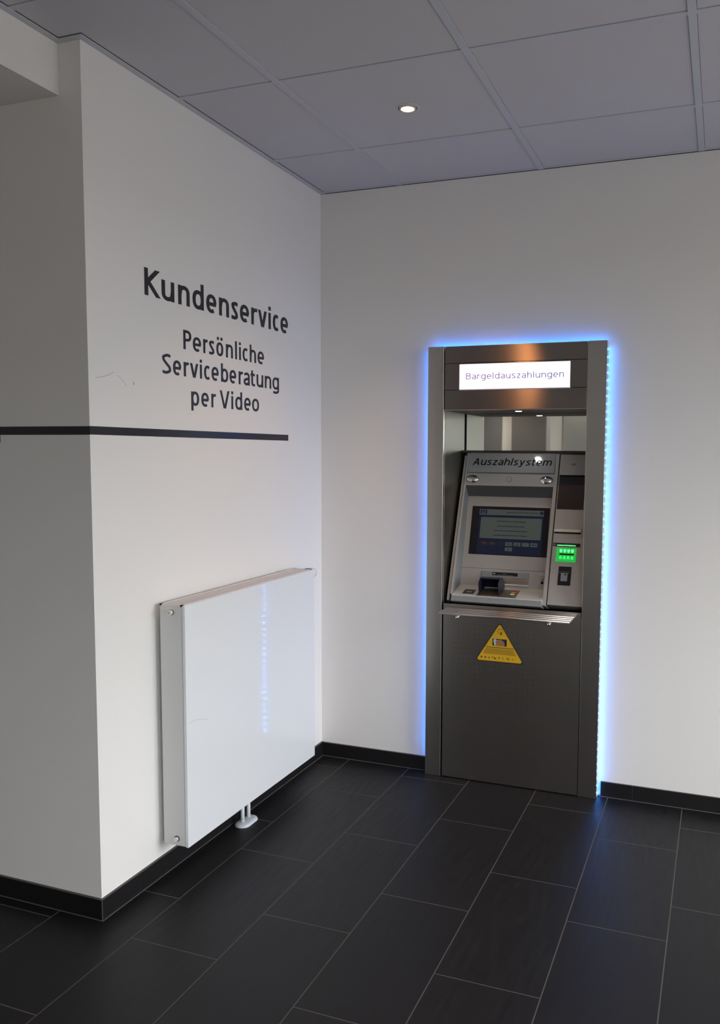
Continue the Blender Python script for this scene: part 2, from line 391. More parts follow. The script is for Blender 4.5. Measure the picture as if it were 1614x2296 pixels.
bm = bmesh.new(); a, b, c, d = W3  # frame and pane of the window added for the back wall's light
for x0, x1, z0, z1 in ((a, a+.06, c, d), (b-.06, b, c, d), (a, b, c, c+.06), (a, b, d-.06, d), ((a+b)/2-.03, (a+b)/2+.03, c, d)): box(bm, x0, x1, BY-.13, BY-.08, z0, z1)
w = struct('window_3', fix(bm), wf); finish('pane', B(a+.05, b-.05, BY-.106, BY-.1, c+.05, d-.05), gl, w)
# doors and panels in the wall behind the camera (seen in the polished back of the recess)
door_m = mat('grey_door', (.17, .165, .16), .5); blueg = mat('blue_grey_door', (.20, .205, .22), .5); lightg = mat('sage_panel', (.42, .43, .41), .5)
for i, (x0, x1, m_) in enumerate(((-1.10, -.81, blueg), (-.68, -.26, door_m), (-.05, .75, lightg))):
    d = struct('door_%d' % (i+1), B(x0, x1, BY, BY+.05, 0, 2.1), m_)
    hb = bmesh.new(); cyl(hb, (x1-.06, BY+.05, 1.05), (x1-.06, BY+.1, 1.05), .01); cyl(hb, (x1-.06, BY+.1, 1.05), (x1-.17, BY+.1, 1.05), .009)
    finish('door_handle', hb, steel_s, d)
# skirting tiles
SK, SH, SHL = .01, .0637, .0637
def skirt(name, boxes):
    bm = bmesh.new()
    for b_ in boxes:
        box(bm, *b_, 0)
    bmesh.ops.recalc_face_normals(bm, faces=bm.faces[:])
    return struct(name, bm, [skirt_m, grout], bevel=.0012, bseg=1)
bm = bmesh.new()
box(bm, SK, .5405, -SK, -.0002, .002, SH, 0); box(bm, 0, .5405, -SK-.0025, -.0002, 0, .002, 1)
box(bm, 1.3205, 1.4510, -SK, -.0002, .002, SH, 0); x = 1.4528
while x < RX: box(bm, x, min(x+.598, RX), -SK, -.0002, .002, SH, 0); x += .6
box(bm, 1.3205, RX, -SK-.003, -.0002, 0, .002, 1); box(bm, 1.4510, 1.4528, -SK+.001, -.0002, 0, SH-.001, 1)
box(bm, SK, .5405, -SK+.002, -.0002, SH, SH+.0012, 1)
struct('baseboard_back', fix(bm), [skirt_m, grout])
bm = bmesh.new(); y = -.0005
box(bm, .0002, SK, CY, -SK, .002, .0645, 0); box(bm, .0002, SK+.003, CY-SK, -SK, 0, .002, 1); box(bm, .0002, SK-.002, CY, 0, .0645, .0657, 1)
struct('baseboard_left', fix(bm), [skirt_m, grout])
bm = bmesh.new(); box(bm, LX, SK, CY-SK, CY-.0002, .002, .0645, 0); box(bm, LX, SK+.0025, CY-SK-.0025, CY-.0002, 0, .002, 1); box(bm, LX, SK-.002, CY-SK+.002, CY-.0002, .0645, .0657, 1)
box(bm, SK-.0012, SK+.0004, CY-SK-.0004, CY-SK+.0012, .002, .0645, 1)
struct('baseboard_corner', fix(bm), [skirt_m, grout])

# suspended ceiling: lay-in tiles between hanging rails
bm = bmesh.new()
box(bm, LX-.2, RX+.2, BY-.2, .35, H+.02, H+.12, 2)
XA, YC, P = .3884, -.4464, .6262
xs = [XA+i*P for i in range(-6, 7)]; ys = [YC-i*P for i in range(-1, 10)]
hw = .0105; gap = .0022
def inside(x, y): return not (x < 0 and y > CY)
xb = [LX]+[x for x in xs if LX < x < RX]+[RX]; yb = [BY]+sorted([y for y in ys if BY < y < 0])+[0]
tilebox = []
for i in range(len(xb)-1):
    for j in range(len(yb)-1):
        a, b, c, d = xb[i], xb[i+1], yb[j], yb[j+1]
        if b <= -.081: continue
        if a < -.081: a = -.081
        parts = [(a, b, c, d)]
        if a < 0:
            if b <= 0: parts = [(a, b, c, min(d, CY))]
            else: parts = [(a, 0, c, min(d, CY)), (0, b, c, d)] if c < CY else [(0, b, c, d)]
        for (p, q, r_, s_) in parts:
            if q-p < .003 or s_-r_ < .003: continue
            tilebox.append((p, q, r_, s_))
for (p, q, r_, s_) in tilebox:
    isrx = lambda v: any(abs(v-x) < 1e-6 for x in xs)
    isry = lambda v: any(abs(v-y) < 1e-6 for y in ys)
    box(bm, p+(hw+gap if isrx(p) else 0), q-(hw+gap if isrx(q) else 0), r_+(hw+gap if isry(r_) else 0), s_-(hw+gap if isry(s_) else .0), H, H+.015, 0)
for x in xs:
    if 0 < x < RX: box(bm, x-hw-.001, x+hw+.001, BY, 0, H-.0032, H+.012, 1)
for y in ys:
    if BY < y < 0:
        box(bm, 0 if y > CY else -.081, RX, y-hw, y+hw, H-.0024, H+.011, 1)
# wall angles
box(bm, 0, .022, CY, 0, H-.004, H-.001, 1); box(bm, -.081, .022, CY-.020, CY, H-.004, H-.001, 1); box(bm, -.081, -.059, BY, CY-.02, H-.004, H-.001, 1)
box(bm, .022, .0242, CY-.02, 0, H-.0012, H-.0002, 2); box(bm, -.059, .0242, CY-.0222, CY-.020, H-.0012, H-.0002, 2); box(bm, -.059, -.0568, BY, CY-.02, H-.0012, H-.0002, 2)  # dark strips paint in the shade along the wall angles
box(bm, 0, RX, -.018, 0, H-.002, H-.0005, 1); box(bm, 0, RX, -.0012, .0, H-.0045, H-.002, 2)  # second box: dark strip painted as the shadow gap at the back wall
struct('ceiling', fix(bm), [ceil_m, bar_m, void_shade_m])

# ------------------------------------------------------------------ ceiling downlights: the corner one is real, the others are added
lampw = mat('lit_lamp_face', (1, .9, .8), .4, emit=(1, .66, .36), estr=20)
ringm = mat('white_lamp_ring', (.62, .58, .56), .35); gapm = mat('lamp_gap', (.03, .02, .018), .6)
def downlight(x, y, label, power, aim=(0, 0, -1), size=1.15, blend=.8, group=None, tint=(1, .50, .20), H=H):
    t = thing('downlight', (x, y, H), label, 'ceiling lamp', group)
    bm = bmesh.new()
    def ann(r0, r1, z0, z1, dx=0, mi=0, n=40):
        a = [[bm.verts.new((x+dx+r*math.cos(2*math.pi*i/n), y+r*math.sin(2*math.pi*i/n), z)) for i in range(n)] for r, z in ((r0, z0), (r1, z1))]
        for i in range(n):
            q = bm.faces.new((a[0][i], a[0][(i+1) % n], a[1][(i+1) % n], a[1][i])); q.smooth = True; q.material_index = mi
    ann(.0425, .041, H+.001, H-.0018); ann(.041, .034, H-.0018, H-.0026); ann(.034, .0325, H-.0026, H+.0005)
    finish('trim_ring', bm, ringm, t)
    bm = bmesh.new()
    cyl(bm, (x, y, H-.0006), (x, y, H-.0004), .0335, n=40)
    finish('shadow_gap', bm, gapm, t)
    bm = bmesh.new(); ann(.030, .029, H-.0008, H-.0042); ann(.029, .0235, H-.0042, H-.005); ann(.0235, .0215, H-.005, H-.003)
    finish('gimbal', bm, ringm, t)
    bm = bmesh.new(); cyl(bm, (x, y, H-.0030), (x, y, H-.0022), .0225, n=32)
    finish('lamp_face', bm, lampw, t)
    d = bpy.data.lights.new('lamp_beam', 'SPOT'); d.energy = power; d.color = tint; d.spot_size = size; d.spot_blend = blend; d.shadow_soft_size = .02
    o = bpy.data.objects.new('lamp_beam', d); COL.objects.link(o); o.location = (x, y, H-.012)
    o.rotation_euler = Vector(aim).to_track_quat('-Z', 'Y').to_euler()
    o.parent = t; o.matrix_parent_inverse = Matrix.Translation(-Vector((x, y, H)))
    return t
downlight(.709, -.748, 'small lit round downlight in the ceiling tile near the corner', 17, size=1.75, tint=(1, .57, .31))
downlight(.555, -1.86, 'added downlight, out of view above the end of the left wall, for the streak on the steel', 21, aim=(.3, 1.86, -.85), size=.24, tint=(1, .40, .12))  # unseen lamp placed so its orange streak lands on the header
downlight(1.95, -.76, 'added downlight, out of view in the ceiling to the right of the cash machine', 7)  # unseen lamp added for warm reflections in the header
downlight(1.95, -2.01, 'added downlight, out of view in the ceiling in front of the cash machine, right', 7)  # likewise added out of view, to reflect in the steel

downlight(-.75, -5.45, 'added downlight that brightens the wall by the grey doors, left one', 46, H=2.474, size=1.9, tint=(1, .88, .76))  # unseen lamp added to brighten the wall that the polished back mirrors
downlight(.15, -5.45, 'added downlight that brightens the wall by the grey doors, right one', 26, size=2.4, tint=(1, .95, .88))  # second added lamp washing the mirrored wall

# ------------------------------------------------------------------ lettering on the left wall
def onret(u, v, w): return (u, CY-w, v)
bm = bmesh.new(); letters(bm, 'Kundenservice', 0, 0, 1.9505, .0872, onleft, .0188, .0136, [-1.2490, -1.1650, -1.1621, -1.0937, -1.0729, -1.0074, -.9911, -.9234, -.9085, -.8441, -.8277, -.7617, -.7468, -.6989, -.6861, -.6205, -.6043, -.5594, -.5552, -.4832, -.4717, -.4542, -.4374, -.3864, -.3741, -.3097])
tag(finish('wall_lettering', bm, vinyl), 'large black heading Kundenservice stuck on the white wall', 'lettering')
t = thing('wall_lettering', (0, -.75, 1.6), 'smaller black text Persönliche Serviceberatung per Video on three lines under the heading', 'lettering')
for body, base, cap, E_ in (('Persönliche', 1.8015, .0662, [-1.0477, -1.0015, -.9929, -.9435, -.9309, -.9032, -.8956, -.8610, -.8485, -.8033, -.7855, -.7385, -.7234, -.7099, -.6953, -.6824, -.6703, -.6298, -.6181, -.5718, -.5598, -.5099]),
                           ('Serviceberatung', 1.7085, .0662, [-1.1661, -1.1180, -1.1081, -1.0621, -1.0483, -1.0190, -1.0133, -.9615, -.9527, -.9409, -.9282, -.8889, -.8812, -.8352, -.8201, -.7723, -.7632, -.7171, -.7000, -.6697, -.6645, -.6201, -.6138, -.5810, -.5690, -.5174, -.5050, -.4544, -.4436, -.3902]),
                           ('per Video', 1.6105, .0660, [-1.0074, -.9603, -.9470, -.9004, -.8850, -.8555, -.8318, -.7635, -.7527, -.7401, -.7258, -.6767, -.6627, -.6145, -.6046, -.5519])):
    bm = bmesh.new(); letters(bm, body, 0, 0, base, cap, onleft, .0129, .0095, E_)
    finish('text_line', bm, vinyl, t)
bm = bmesh.new()
box(bm, .0001, .0006, CY, -.3133, 1.4975, 1.5226)
box(bm, -.3465, .0006, CY-.0006, CY-.0001, 1.4968, 1.5222)
box(bm, -.372, -.3465, CY-.0006, CY-.0001, 1.4735, 1.5492)
tag(finish('wall_stripe', fix(bm), vinyl), 'long thin black stripe running round the wall corner above the radiator', 'stripe')

# ------------------------------------------------------------------ radiator
RY0, RY1, RXB, RXF, RZ0, RZ1 = -1.2298, -.3065, .021, .12, .1188, .9455
R = thing('radiator', (.07, (RY0+RY1)/2, RZ0), 'white flat-panel radiator hung on the left wall', 'radiator')
finish('front_panel', B(RXF-.012, RXF, RY0, RY1, RZ0, RZ1-.002), rad_m, R, bevel=.002)
bm = bmesh.new(); box(bm, RXB, RXF-.0135, RY0+.0005, RY0+.004, RZ0+.002, RZ1-.004); box(bm, RXB, RXF-.0135, RY1-.004, RY1-.0005, RZ0+.002, RZ1-.004)
box(bm, RXB, RXB+.008, RY0+.001, RY1-.001, RZ0+.004, RZ1-.004)
finish('side_cover', fix(bm), rad_s, R, bevel=.0012)
finish('core', B(RXB+.012, RXF-.02, RY0+.02, RY1-.02, RZ0+.012, RZ1-.03), rad_s, R)
bm = bmesh.new()
box(bm, RXB, RXB+.007, RY0, RY1, RZ1-.006, RZ1-.001); box(bm, RXF-.019, RXF-.012, RY0, RY1, RZ1-.006, RZ1-.001)
box(bm, RXB, RXF-.012, RY0, RY0+.012, RZ1-.006, RZ1-.001); box(bm, RXB, RXF-.012, RY1-.012, RY1, RZ1-.006, RZ1-.001)
y = RY0+.014
while y < RY1-.014:
    box(bm, RXB+.006, RXF-.018, y, y+.0068, RZ1-.006, RZ1-.0022); y += .009
finish('top_grille', fix(bm), rad_t, R)
bm = bmesh.new(); box(bm, .0555, .0755, RY0-.0009, RY0+.0004, .907, .936)
finish('valve_recess', bm, rad_s, R, bevel=.0008)
bm = bmesh.new(); cyl(bm, (.0675, RY0+.001, .919), (.0675, RY0-.0015, .919), .0092, mi=1); cyl(bm, (.0675, RY0-.0015, .919), (.0675, RY0-.014, .919), .0080, .0072, mi=0)
cyl(bm, (.0675, RY0-.014, .919), (.0675, RY0-.0145, .919), .0028, mi=2)
finish('air_vent', bm, [ivory, dark, brass], R)
bm = bmesh.new(); cyl(bm, (.0735, RY0+.0006, .1445), (.0735, RY0-.0006, .1445), .0098, mi=1); cyl(bm, (.0735, RY0-.0006, .1445), (.0735, RY0-.008, .1445), .0074, mi=0)
finish('blanking_plug', bm, [whitep, black], R)
bm = bmesh.new(); cyl(bm, (.085, RY1-.006, .922), (.085, RY1+.020, .922), .0255, .0235, n=40, mi=1); cyl(bm, (.085, RY1+.02, .922), (.085, RY1+.052, .922), .0235, .021, n=40, mi=0)
finish('thermostat_knob', bm, [whitep, mat('knob_collar', (.16, .17, .22), .4)], R)
for yy, bx in ((-.7905, .054), (-.7425, .051)):
    bm = bmesh.new(); cyl(bm, (bx, yy, .003), (bx, yy, RZ0+.02), .0073, n=24)
    if yy < -.78: cyl(bm, (bx+.004, yy-.0062, .026), (bx+.0046, yy-.0072, .026), .0012, n=8, mi=1)
    finish('pipe', bm, [whitep, dark], R)
bm = bmesh.new()
def ros(sc, z0, z1):
    pts = []
    for i in range(25):
        a = math.pi*i/24; pts.append((.0555+.031*sc*math.cos(a), -.742+.031*sc*math.sin(a)))
    for i in range(25):
        a = math.pi+math.pi*i/24; pts.append((.0555+.031*sc*math.cos(a), -.791+.031*sc*math.sin(a)))
    return pts
prof = [(1, 0), (1, .003), (.93, .0075), (.8, .0105), (.55, .0125), (.1, .013)]
rings = [[bm.verts.new((x, y, .0002+z)) for x, y in ros(s_, 0, 0)] for s_, z in prof]
for a, b in zip(rings, rings[1:]):
    n = len(a)
    for i in range(n):
        q = bm.faces.new((a[i], a[(i+1) % n], b[(i+1) % n], b[i])); q.smooth = True
bm.faces.new(rings[-1])
finish('floor_rosette', fix(bm), mat('rosette_grey', (.60, .63, .68), .45), R)
bm = bmesh.new()
ribbon(bm, [(-1.2186, .5433), (-1.1927, .5466), (-1.1552, .5411), (-1.1129, .5277)], .0008, lambda u, v, w: (RXF+w, u, v), mi=0)
finish('scratch', fix(bm), scuff, R)

# ------------------------------------------------------------------ steel portal around the cash machine
FY = -.047; JX = (.5427, .6155, 1.2300, 1.3078); TZ = 1.907
PT = thing('steel_portal', (.925, FY, 0), 'brushed steel surround set in the back wall around the cash machine', 'surround')
for a, b, c, d in ((JX[0], JX[1], JX[1]-.0025, JX[1]), (JX[2], JX[3], JX[2], JX[2]+.0025)):
    bm = bmesh.new(); box(bm, a, b, FY, FY+.018, 0, TZ); box(bm, c, d, FY+.018, .02, 0, TZ-.01)
    finish('jamb', fix(bm), steel_v, PT, bevel=.003, bseg=2)
HX = (.6205, 1.2285)
finish('header_panel', B(HX[0], HX[1], FY, FY+.02, 1.8345, TZ-.001), steel_h, PT, bevel=.0008)
finish('header_panel', B(HX[0], HX[1], FY, FY+.02, 1.636, 1.7195), steel_h, PT, bevel=.0008)
bm = bmesh.new(); box(bm, HX[0], .6858, FY, FY+.02, 1.721, 1.833); box(bm, 1.160, HX[1], FY, FY+.02, 1.721, 1.833); box(bm, .6858, 1.160, FY, FY+.02, 1.8285, 1.833)
finish('sign_band', fix(bm), steel_h, PT, bevel=.0006)
finish('inner_carcass', B(.6205, 1.2285, FY+.024, .28, 1.640, 1.895), dark, PT)
onfront = lambda u, v, w: (u, FY-w, v)
lit = mat('lit_sign_face', (.9, .9, 1), .3, emit=(.90, .91, 1.0), estr=1.15)
LB = finish('light_box', B(.6858, 1.160, FY-.001, FY+.02, 1.7195, 1.8285), lit, PT, bevel=.002)
bm = bmesh.new(); letters(bm, 'Bargeldauszahlungen', .7160, 1.1350, 1.7640, .0258, onfront, .0034, .0028, w0=.0009, w1=.0028, track=.17)
finish('sign_lettering', bm, mat('violet_grey_print', (.3, .26, .45), .5, emit=(.07, .05, .17), estr=1), LB)
bm = bmesh.new()
box(bm, .6858, 1.160, FY-.0018, FY-.0008, 1.7195, 1.7220)
finish('diffuser_edge', bm, mat('sign_edge', (.4, .4, .62), .3), LB)
# recess: side linings, hood, polished back
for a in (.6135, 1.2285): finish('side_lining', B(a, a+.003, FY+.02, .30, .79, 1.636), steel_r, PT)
finish('hood', B(.6165, 1.2285, FY+.0005, .30, 1.633, 1.638), mat('hood_metal', (.30, .26, .24), .5, .4), PT)
bm = bmesh.new(); cyl(bm, (.9215, .062, 1.6332), (.9215, .062, 1.6316), .0165, n=32, mi=1); cyl(bm, (.9215, .062, 1.6316), (.9215, .062, 1.6312), .0135, n=32, mi=0)
finish('hood_light', bm, [mat('white_lamp', (1, 1, 1), .4, emit=(1, .97, .9), estr=30), chrome], PT)
d = bpy.data.lights.new('hood_beam', 'SPOT'); d.energy = .6; d.color = (1, .96, .88); d.spot_size = 2.3; d.spot_blend = .9; d.shadow_soft_size = .013
o = bpy.data.objects.new('hood_beam', d); COL.objects.link(o); o.location = (.9215, .062, 1.628); o.parent = PT; o.matrix_parent_inverse = Matrix.Translation(-Vector((.925, FY, 0)))
finish('polished_back', B(.6175, 1.2275, .2815, .285, 1.4625, 1.632), mirror_m, PT)
finish('edge_strip', B(.6165, .6195, .272, .2815, 1.462, 1.6325), black, PT)
finish('ledge_strip', B(.6165, 1.2285, .236, .2815, 1.4535, 1.4622), mat('dark_ledge', (.03, .027, .027), .3), PT)
# base panel with its field of pin holes
bm = bmesh.new(); box(bm, .6235, 1.2275, FY, FY+.003, .004, .7885, 0); box(bm, .6235, 1.2275, FY+.003, FY+.026, .7855, .7885, 0); box(bm, .614, 1.232, FY+.03, FY+.034, 0, .78, 1)
box(bm, .6165, 1.2285, FY+.026, .28, .7700, .7750, 1)
for i in range(16):
    for j in range(27):
        x = .6715+i*.02395; z = .7030-j*.0221+(.0 if True else 0)
        r = .0014 if j < 16 else .0011
        poly(bm, disc(x, z, r, 8), -.001, .00015, onfront, 1)
BP = finish('base_panel', fix(bm), [steel_v, black], PT)
# parcel shelf of four rods
SHF = finish('parcel_shelf', B(.69, 1.16, FY-.004, FY-.0002, .752, .764), steel_s, PT)
for y in (-.174, -.1375, -.101, -.0645):
    bm = bmesh.new(); cyl(bm, (.643, y, .770), (1.2025, y, .770), .0058, n=20); finish('rod', bm, steel_s, SHF)
for x in (.730, 1.120):
    bm = bmesh.new(); cyl(bm, (x, FY, .7605), (x, -.182, .7605), .0045, n=14); ball(bm, (x, -.184, .7585), .0072); finish('bracket', bm, chrome, SHF)

# ------------------------------------------------------------------ warning sticker
def tri(ax, az, bx, bz, cx, cz, r):
    P_ = [Vector((ax, az)), Vector((bx, bz)), Vector((cx, cz))]; out = []
    for i in range(3):
        p, q, s_ = P_[i], P_[i-1], P_[(i+1) % 3]
        d0 = (q-p).normalized(); d1 = (s_-p).normalized(); ang = d0.angle(d1); L = r/math.tan(ang/2)
        c = p+(d0+d1).normalized()*(r/math.sin(ang/2)); a0 = p+d0*L-c; a1 = p+d1*L-c
        s0 = math.atan2(a0.y, a0.x); s1 = math.atan2(a1.y, a1.x)
        while s1-s0 > math.pi: s1 -= 2*math.pi
        while s1-s0 < -math.pi: s1 += 2*math.pi
        for k in range(7):
            a = s0+(s1-s0)*k/6; out.append((c.x+r*math.cos(a), c.y+r*math.sin(a)))
    return out
brown = mat('dark_brown_print', (.05, .022, .004), .5); olive = mat('fine_print', (.30, .17, .008), .5)
SK_ = thing('warning_sticker', (.88, FY, .6), 'yellow triangular warning sticker on the lower steel panel of the cash machine', 'sticker')
bm = bmesh.new(); poly(bm, tri(.8808, .7235, .7700, .5455, .9905, .5455, .0095), .0002, .0006, onfront, 0); finish('border', fix(bm), mat('sticker_border', (.02, .01, .012), .4), SK_)
bm = bmesh.new(); poly(bm, tri(.8808, .7165, .7768, .5492, .9840, .5492, .0068), .0006, .0008, onfront, 0); finish('face', fix(bm), yellow, SK_)
bm = bmesh.new(); text_bm(bm, 'STOP', .8725, .8915, .6887, .0045, onfront, w0=.0008, w1=.001, offset=.02)
poly(bm, rrect(.8705, .8745, .6785, .6820, .001), .0008, .001, onfront); poly(bm, rrect(.8895, .8935, .6780, .6815, .001), .0008, .001, onfront)
poly(bm, [(.8815, .6755), (.8860, .6790), (.8905, .6750), (.8895, .6700), (.8868, .6640), (.8845, .6665), (.8838, .6710)], .0008, .001, onfront)
poly(bm, rrect(.8735, .8765, .6730, .6765, .0008), .0008, .001, onfront)
finish('hand_symbol', fix(bm), brown, SK_)
bm = bmesh.new()
poly(bm, [(.8490, .6182), (.9125, .6182), (.9125, .6486), (.8490, .6486)], .0008, .0009, onfront, 0)
poly(bm, [(.8575, .6190), (.8640, .6190), (.8700, .6350), (.8650, .6470), (.8550, .6475), (.8530, .6400)], .0009, .00095, onfront, 1)
poly(bm, [(.8640, .6188), (.9020, .6186), (.9035, .6300), (.8960, .6400), (.8850, .6460), (.8720, .6445), (.8650, .6350)], .0009, .00098, onfront, 2)
for k in range(4): poly(bm, rrect(.8745+k*.0062, .8762+k*.0062, .6200, .6400-k*.0016, .0007), .00098, .001, onfront, 3)
poly(bm, disc(.8675, .6335, .0022, 10), .00098, .001, onfront, 4)
poly(bm, [(.9035, .6183), (.9120, .6183), (.9120, .6475), (.9060, .6470), (.9050, .6300)], .0009, .00095, onfront, 4)
finish('picture', fix(bm), [mat('picture_dark_teal', (.008, .035, .032), .4), mat('picture_white', (.42, .48, .43), .4), mat('picture_skin', (.36, .15, .08), .4), mat('picture_rose', (.24, .12, .07), .4), mat('picture_navy', (.012, .008, .02), .4)], SK_)
bm = bmesh.new(); poly(bm, rrect(.8200, .9445, .6085, .6112, .0005), .0008, .0009, onfront, 0)
for k in range(6):
    z = .6015-k*.0042; w = .062+k*.0022; poly(bm, rrect(.8808-w, .8808+w, z, z+.0030, .0005), .0008, .0009, onfront, 1)
finish('text_block', fix(bm), [brown, olive], SK_)
bm = bmesh.new(); zz = .5640
poly(bm, disc(.8010, zz+.0005, .0040, 12), .0008, .001, onfront)
poly(bm, [(.8150, zz-.003), (.8200, zz-.004), (.8215, zz+.003), (.8170, zz+.0045), (.8145, zz+.001)], .0008, .001, onfront)
poly(bm, [(.8300, zz+.002), (.8350, zz+.003), (.8385, zz-.004), (.8365, zz-.005), (.8330, zz-.001)], .0008, .001, onfront)
poly(bm, [(.8480, zz-.005), (.8496, zz-.005), (.8500, zz+.003), (.8560, zz+.004), (.8560, zz+.0055), (.8480, zz+.005)], .0008, .001, onfront)
poly(bm, [(.8570, zz-.0045), (.8660, zz-.0050), (.8675, zz-.0025), (.8610, zz+.0015), (.8570, zz+.0020)], .0008, .001, onfront)
poly(bm, [(.8770, zz-.005), (.8790, zz-.005), (.8795, zz+.002), (.8845, zz+.002), (.8845, zz+.0045), (.8770, zz+.0045)], .0008, .001, onfront)
poly(bm, disc(.8960, zz-.0035, .0018, 8), .0008, .001, onfront); poly(bm, disc(.8960, zz+.0035, .0018, 8), .0008, .001, onfront); poly(bm, rrect(.8953, .8967, zz-.002, zz+.003, .0003), .0008, .001, onfront)
poly(bm, [(.9110, zz+.002), (.9110, zz+.0035), (.9180, zz+.0035), (.9240, zz-.0010), (.9245, zz-.0050), (.9215, zz-.0050), (.9160, zz+.0005)], .0008, .001, onfront)
for k in range(12):
    a = math.pi*(k/12)*1.8
    poly(bm, disc(.9405+.0032*math.cos(a), zz-.001+.0040*math.sin(a), .0008, 6), .0008, .001, onfront)
finish('symbol_row', fix(bm), brown, SK_)

# ------------------------------------------------------------------ blue light strips behind the portal edges
def strip(label, start, dirv, n, face, length):
    """tape with diodes every 31.5 mm"""
    t = thing('led_strip', start, label, 'light strip', 'blue light strips behind the steel surround')
    s0 = Vector(start); dv = Vector(dirv); fv = Vector(face); sv = Vector((0, 1, 0))
    f = lambda u, v, w: s0+dv*u+sv*v+fv*w
    bm = bmesh.new(); box(bm, 0, length, -.005, .005, 0, .0008, 0, f); finish('tape', fix(bm), tape_m, t)
    first = None
    for k in range(n):
        c = .012+k*.0315
        if first is None:
            bm = bmesh.new(); box(bm, -.0027, .0027, -.0025, .0025, .0008, .0024, 0, lambda u, v, w: dv*u+sv*v+fv*w)
            first = finish('diode', fix(bm), led_b, None); first.location = f(c, 0, 0)-s0; first.parent = t
        else:
            q = first.copy(); COL.objects.link(q); q.parent = t; q.location = f(c, 0, 0)-s0
YL = -.0155
finish('channel', (lambda bm: (box(bm, JX[3]-.012, JX[3]+.0005, FY+.018, -.0005, .002, TZ-.004), box(bm, JX[0]+.002, JX[0]+.012, FY+.018, -.0005, .002, TZ-.004), box(bm, JX[0]+.01, JX[3]-.01, FY+.018, -.0005, TZ-.014, TZ-.003), fix(bm))[-1])(bmesh.new()), tape_m, PT)
strip('blue diode strip down the right edge of the steel surround', (JX[3]+.0008, YL, .004), (0, 0, 1), 60, (1, 0, 0), 1.90)
strip('blue diode strip down the left edge of the steel surround', (JX[0]+.0012, YL, .075), (0, 0, 1), 58, (-1, 0, 0), 1.83)
strip('blue diode strip along the top of the steel surround', (JX[0]+.012, YL, TZ-.0028), (1, 0, 0), 24, (0, 0, 1), .745)

# ------------------------------------------------------------------ cash machine
SL = math.atan(.4); O_ = Vector((0, -.017, .798)); V_ = Vector((0, math.sin(SL), math.cos(SL))); N_ = Vector((0, -math.cos(SL), math.sin(SL)))
fa = lambda x, v, n: O_+Vector((x, 0, 0))+v*V_+n*N_
BKO = Vector((0, .10834435, .85556555)); BKU = Vector((0, .28643731, .95809898)); BKN = Vector((0, -.95809898, .28643731))
bk = lambda x, w, n: BKO+Vector((x, 0, 0))+w*BKU+n*BKN
LGO = Vector((0, -.01867126, .82613284)); LGU = Vector((0, .98094284, .19429654)); LGN = Vector((0, -.19429654, .98094284))
lg = lambda x, w, n: LGO+Vector((x, 0, 0))+w*LGU+n*LGN
AT = thing('cash_machine', (.925, -.017, .795), 'grey cash machine with screen and keypad inside the steel surround', 'cash machine')
def part(name, boxes, f, m, parent=AT, bevel=0, bseg=2):
    bm = bmesh.new()
    for b_ in boxes: box(bm, *b_[:6], b_[6] if len(b_) > 6 else 0, f)
    return finish(name, fix(bm), m, parent, bevel=bevel, bseg=bseg)
# body behind the fascia (sheared box following the slope)
part('body', [(.628, 1.2235, .0, .70, -.16, -.112)], fa, dark)
part('left_rim', [(.6275, .6395, 0, .690, -.11, 0), (.6412, .6505, .028, .700, -.11, .005)], fa, mach, bevel=.0015)
part('right_rim', [(1.0560, 1.0720, .004, .700, -.11, .003)], fa, mach, bevel=.002)
part('brow', [(.6505, 1.0560, .5425, .6040, -.11, 0.001)], fa, mach, bevel=.0015)
fs_ = lambda x, v, n: fa(x, v, n+(.7035-v)*.068)                         # the sign leans back a little more than the fascia
part('sign_panel', [(.6515, 1.0560, .6050, .7035, -.03, .002)], fs_, signp, bevel=.001)
bm = bmesh.new(); letters(bm, 'Auszahlsystem', .6745, 1.0400, .6405, .0345, fs_, .0058, .0046, shear=.21, w0=.0021, w1=.0027, track=.14)
finish('sign_lettering', bm, mat('black_print', (.006, .006, .007), .6, spec=.15), AT)
for x in (.6790, 1.0235):
    bm = bmesh.new(); c = fa(x, .5735, 0)
    gg_ = bmesh.ops.create_uvsphere(bm, u_segments=32, v_segments=20, radius=1)
    for v in gg_['verts']:
        v.co = fa(x+v.co.x*.0305, .5735+v.co.z*.0205, v.co.y*.013)
    for q in bm.faces: q.smooth = True
    finish('convex_mirror', fix(bm), chrome, AT)
bm = bmesh.new(); poly(bm, disc(.851, .5745, .0135, 28), 0.001, .0018, fa, 0); poly(bm, disc(.851, .5745, .0118, 28), .0018, .0022, fa, 1)
finish('camera_window', fix(bm), [mat('ring_tan', (.16, .12, .09), .4), mach], AT)
# well: side, roof, back
bm = bmesh.new()
vs = [fa(.6505, .035, 0), fa(.6505, .5425, 0), bk(.6523, .4117, 0), bk(.6535, -.005, 0)]
bm.faces.new([bm.verts.new(v) for v in vs]); bm.faces.new([bm.verts.new(v+Vector((-.002, 0, 0))) for v in vs])
finish('well_side', fix(bm), mach_b, AT); bm = bmesh.new()
vs = [fa(1.0560, .035, 0), fa(1.0560, .5425, 0), bk(1.055, .4117, 0), bk(1.055, -.005, 0)]
bm.faces.new([bm.verts.new(v) for v in vs])
finish('well_side', fix(bm), mach_b, AT)
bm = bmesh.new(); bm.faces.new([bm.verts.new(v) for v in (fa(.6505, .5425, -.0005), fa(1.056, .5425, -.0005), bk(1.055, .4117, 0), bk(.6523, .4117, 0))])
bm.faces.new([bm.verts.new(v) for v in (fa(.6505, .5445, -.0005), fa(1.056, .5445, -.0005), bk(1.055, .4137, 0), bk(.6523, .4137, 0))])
finish('well_roof', fix(bm), mat('well_roof_shaded', (.10, .10, .105), .5), AT)  # shade inside the well is put into this darker roof colour
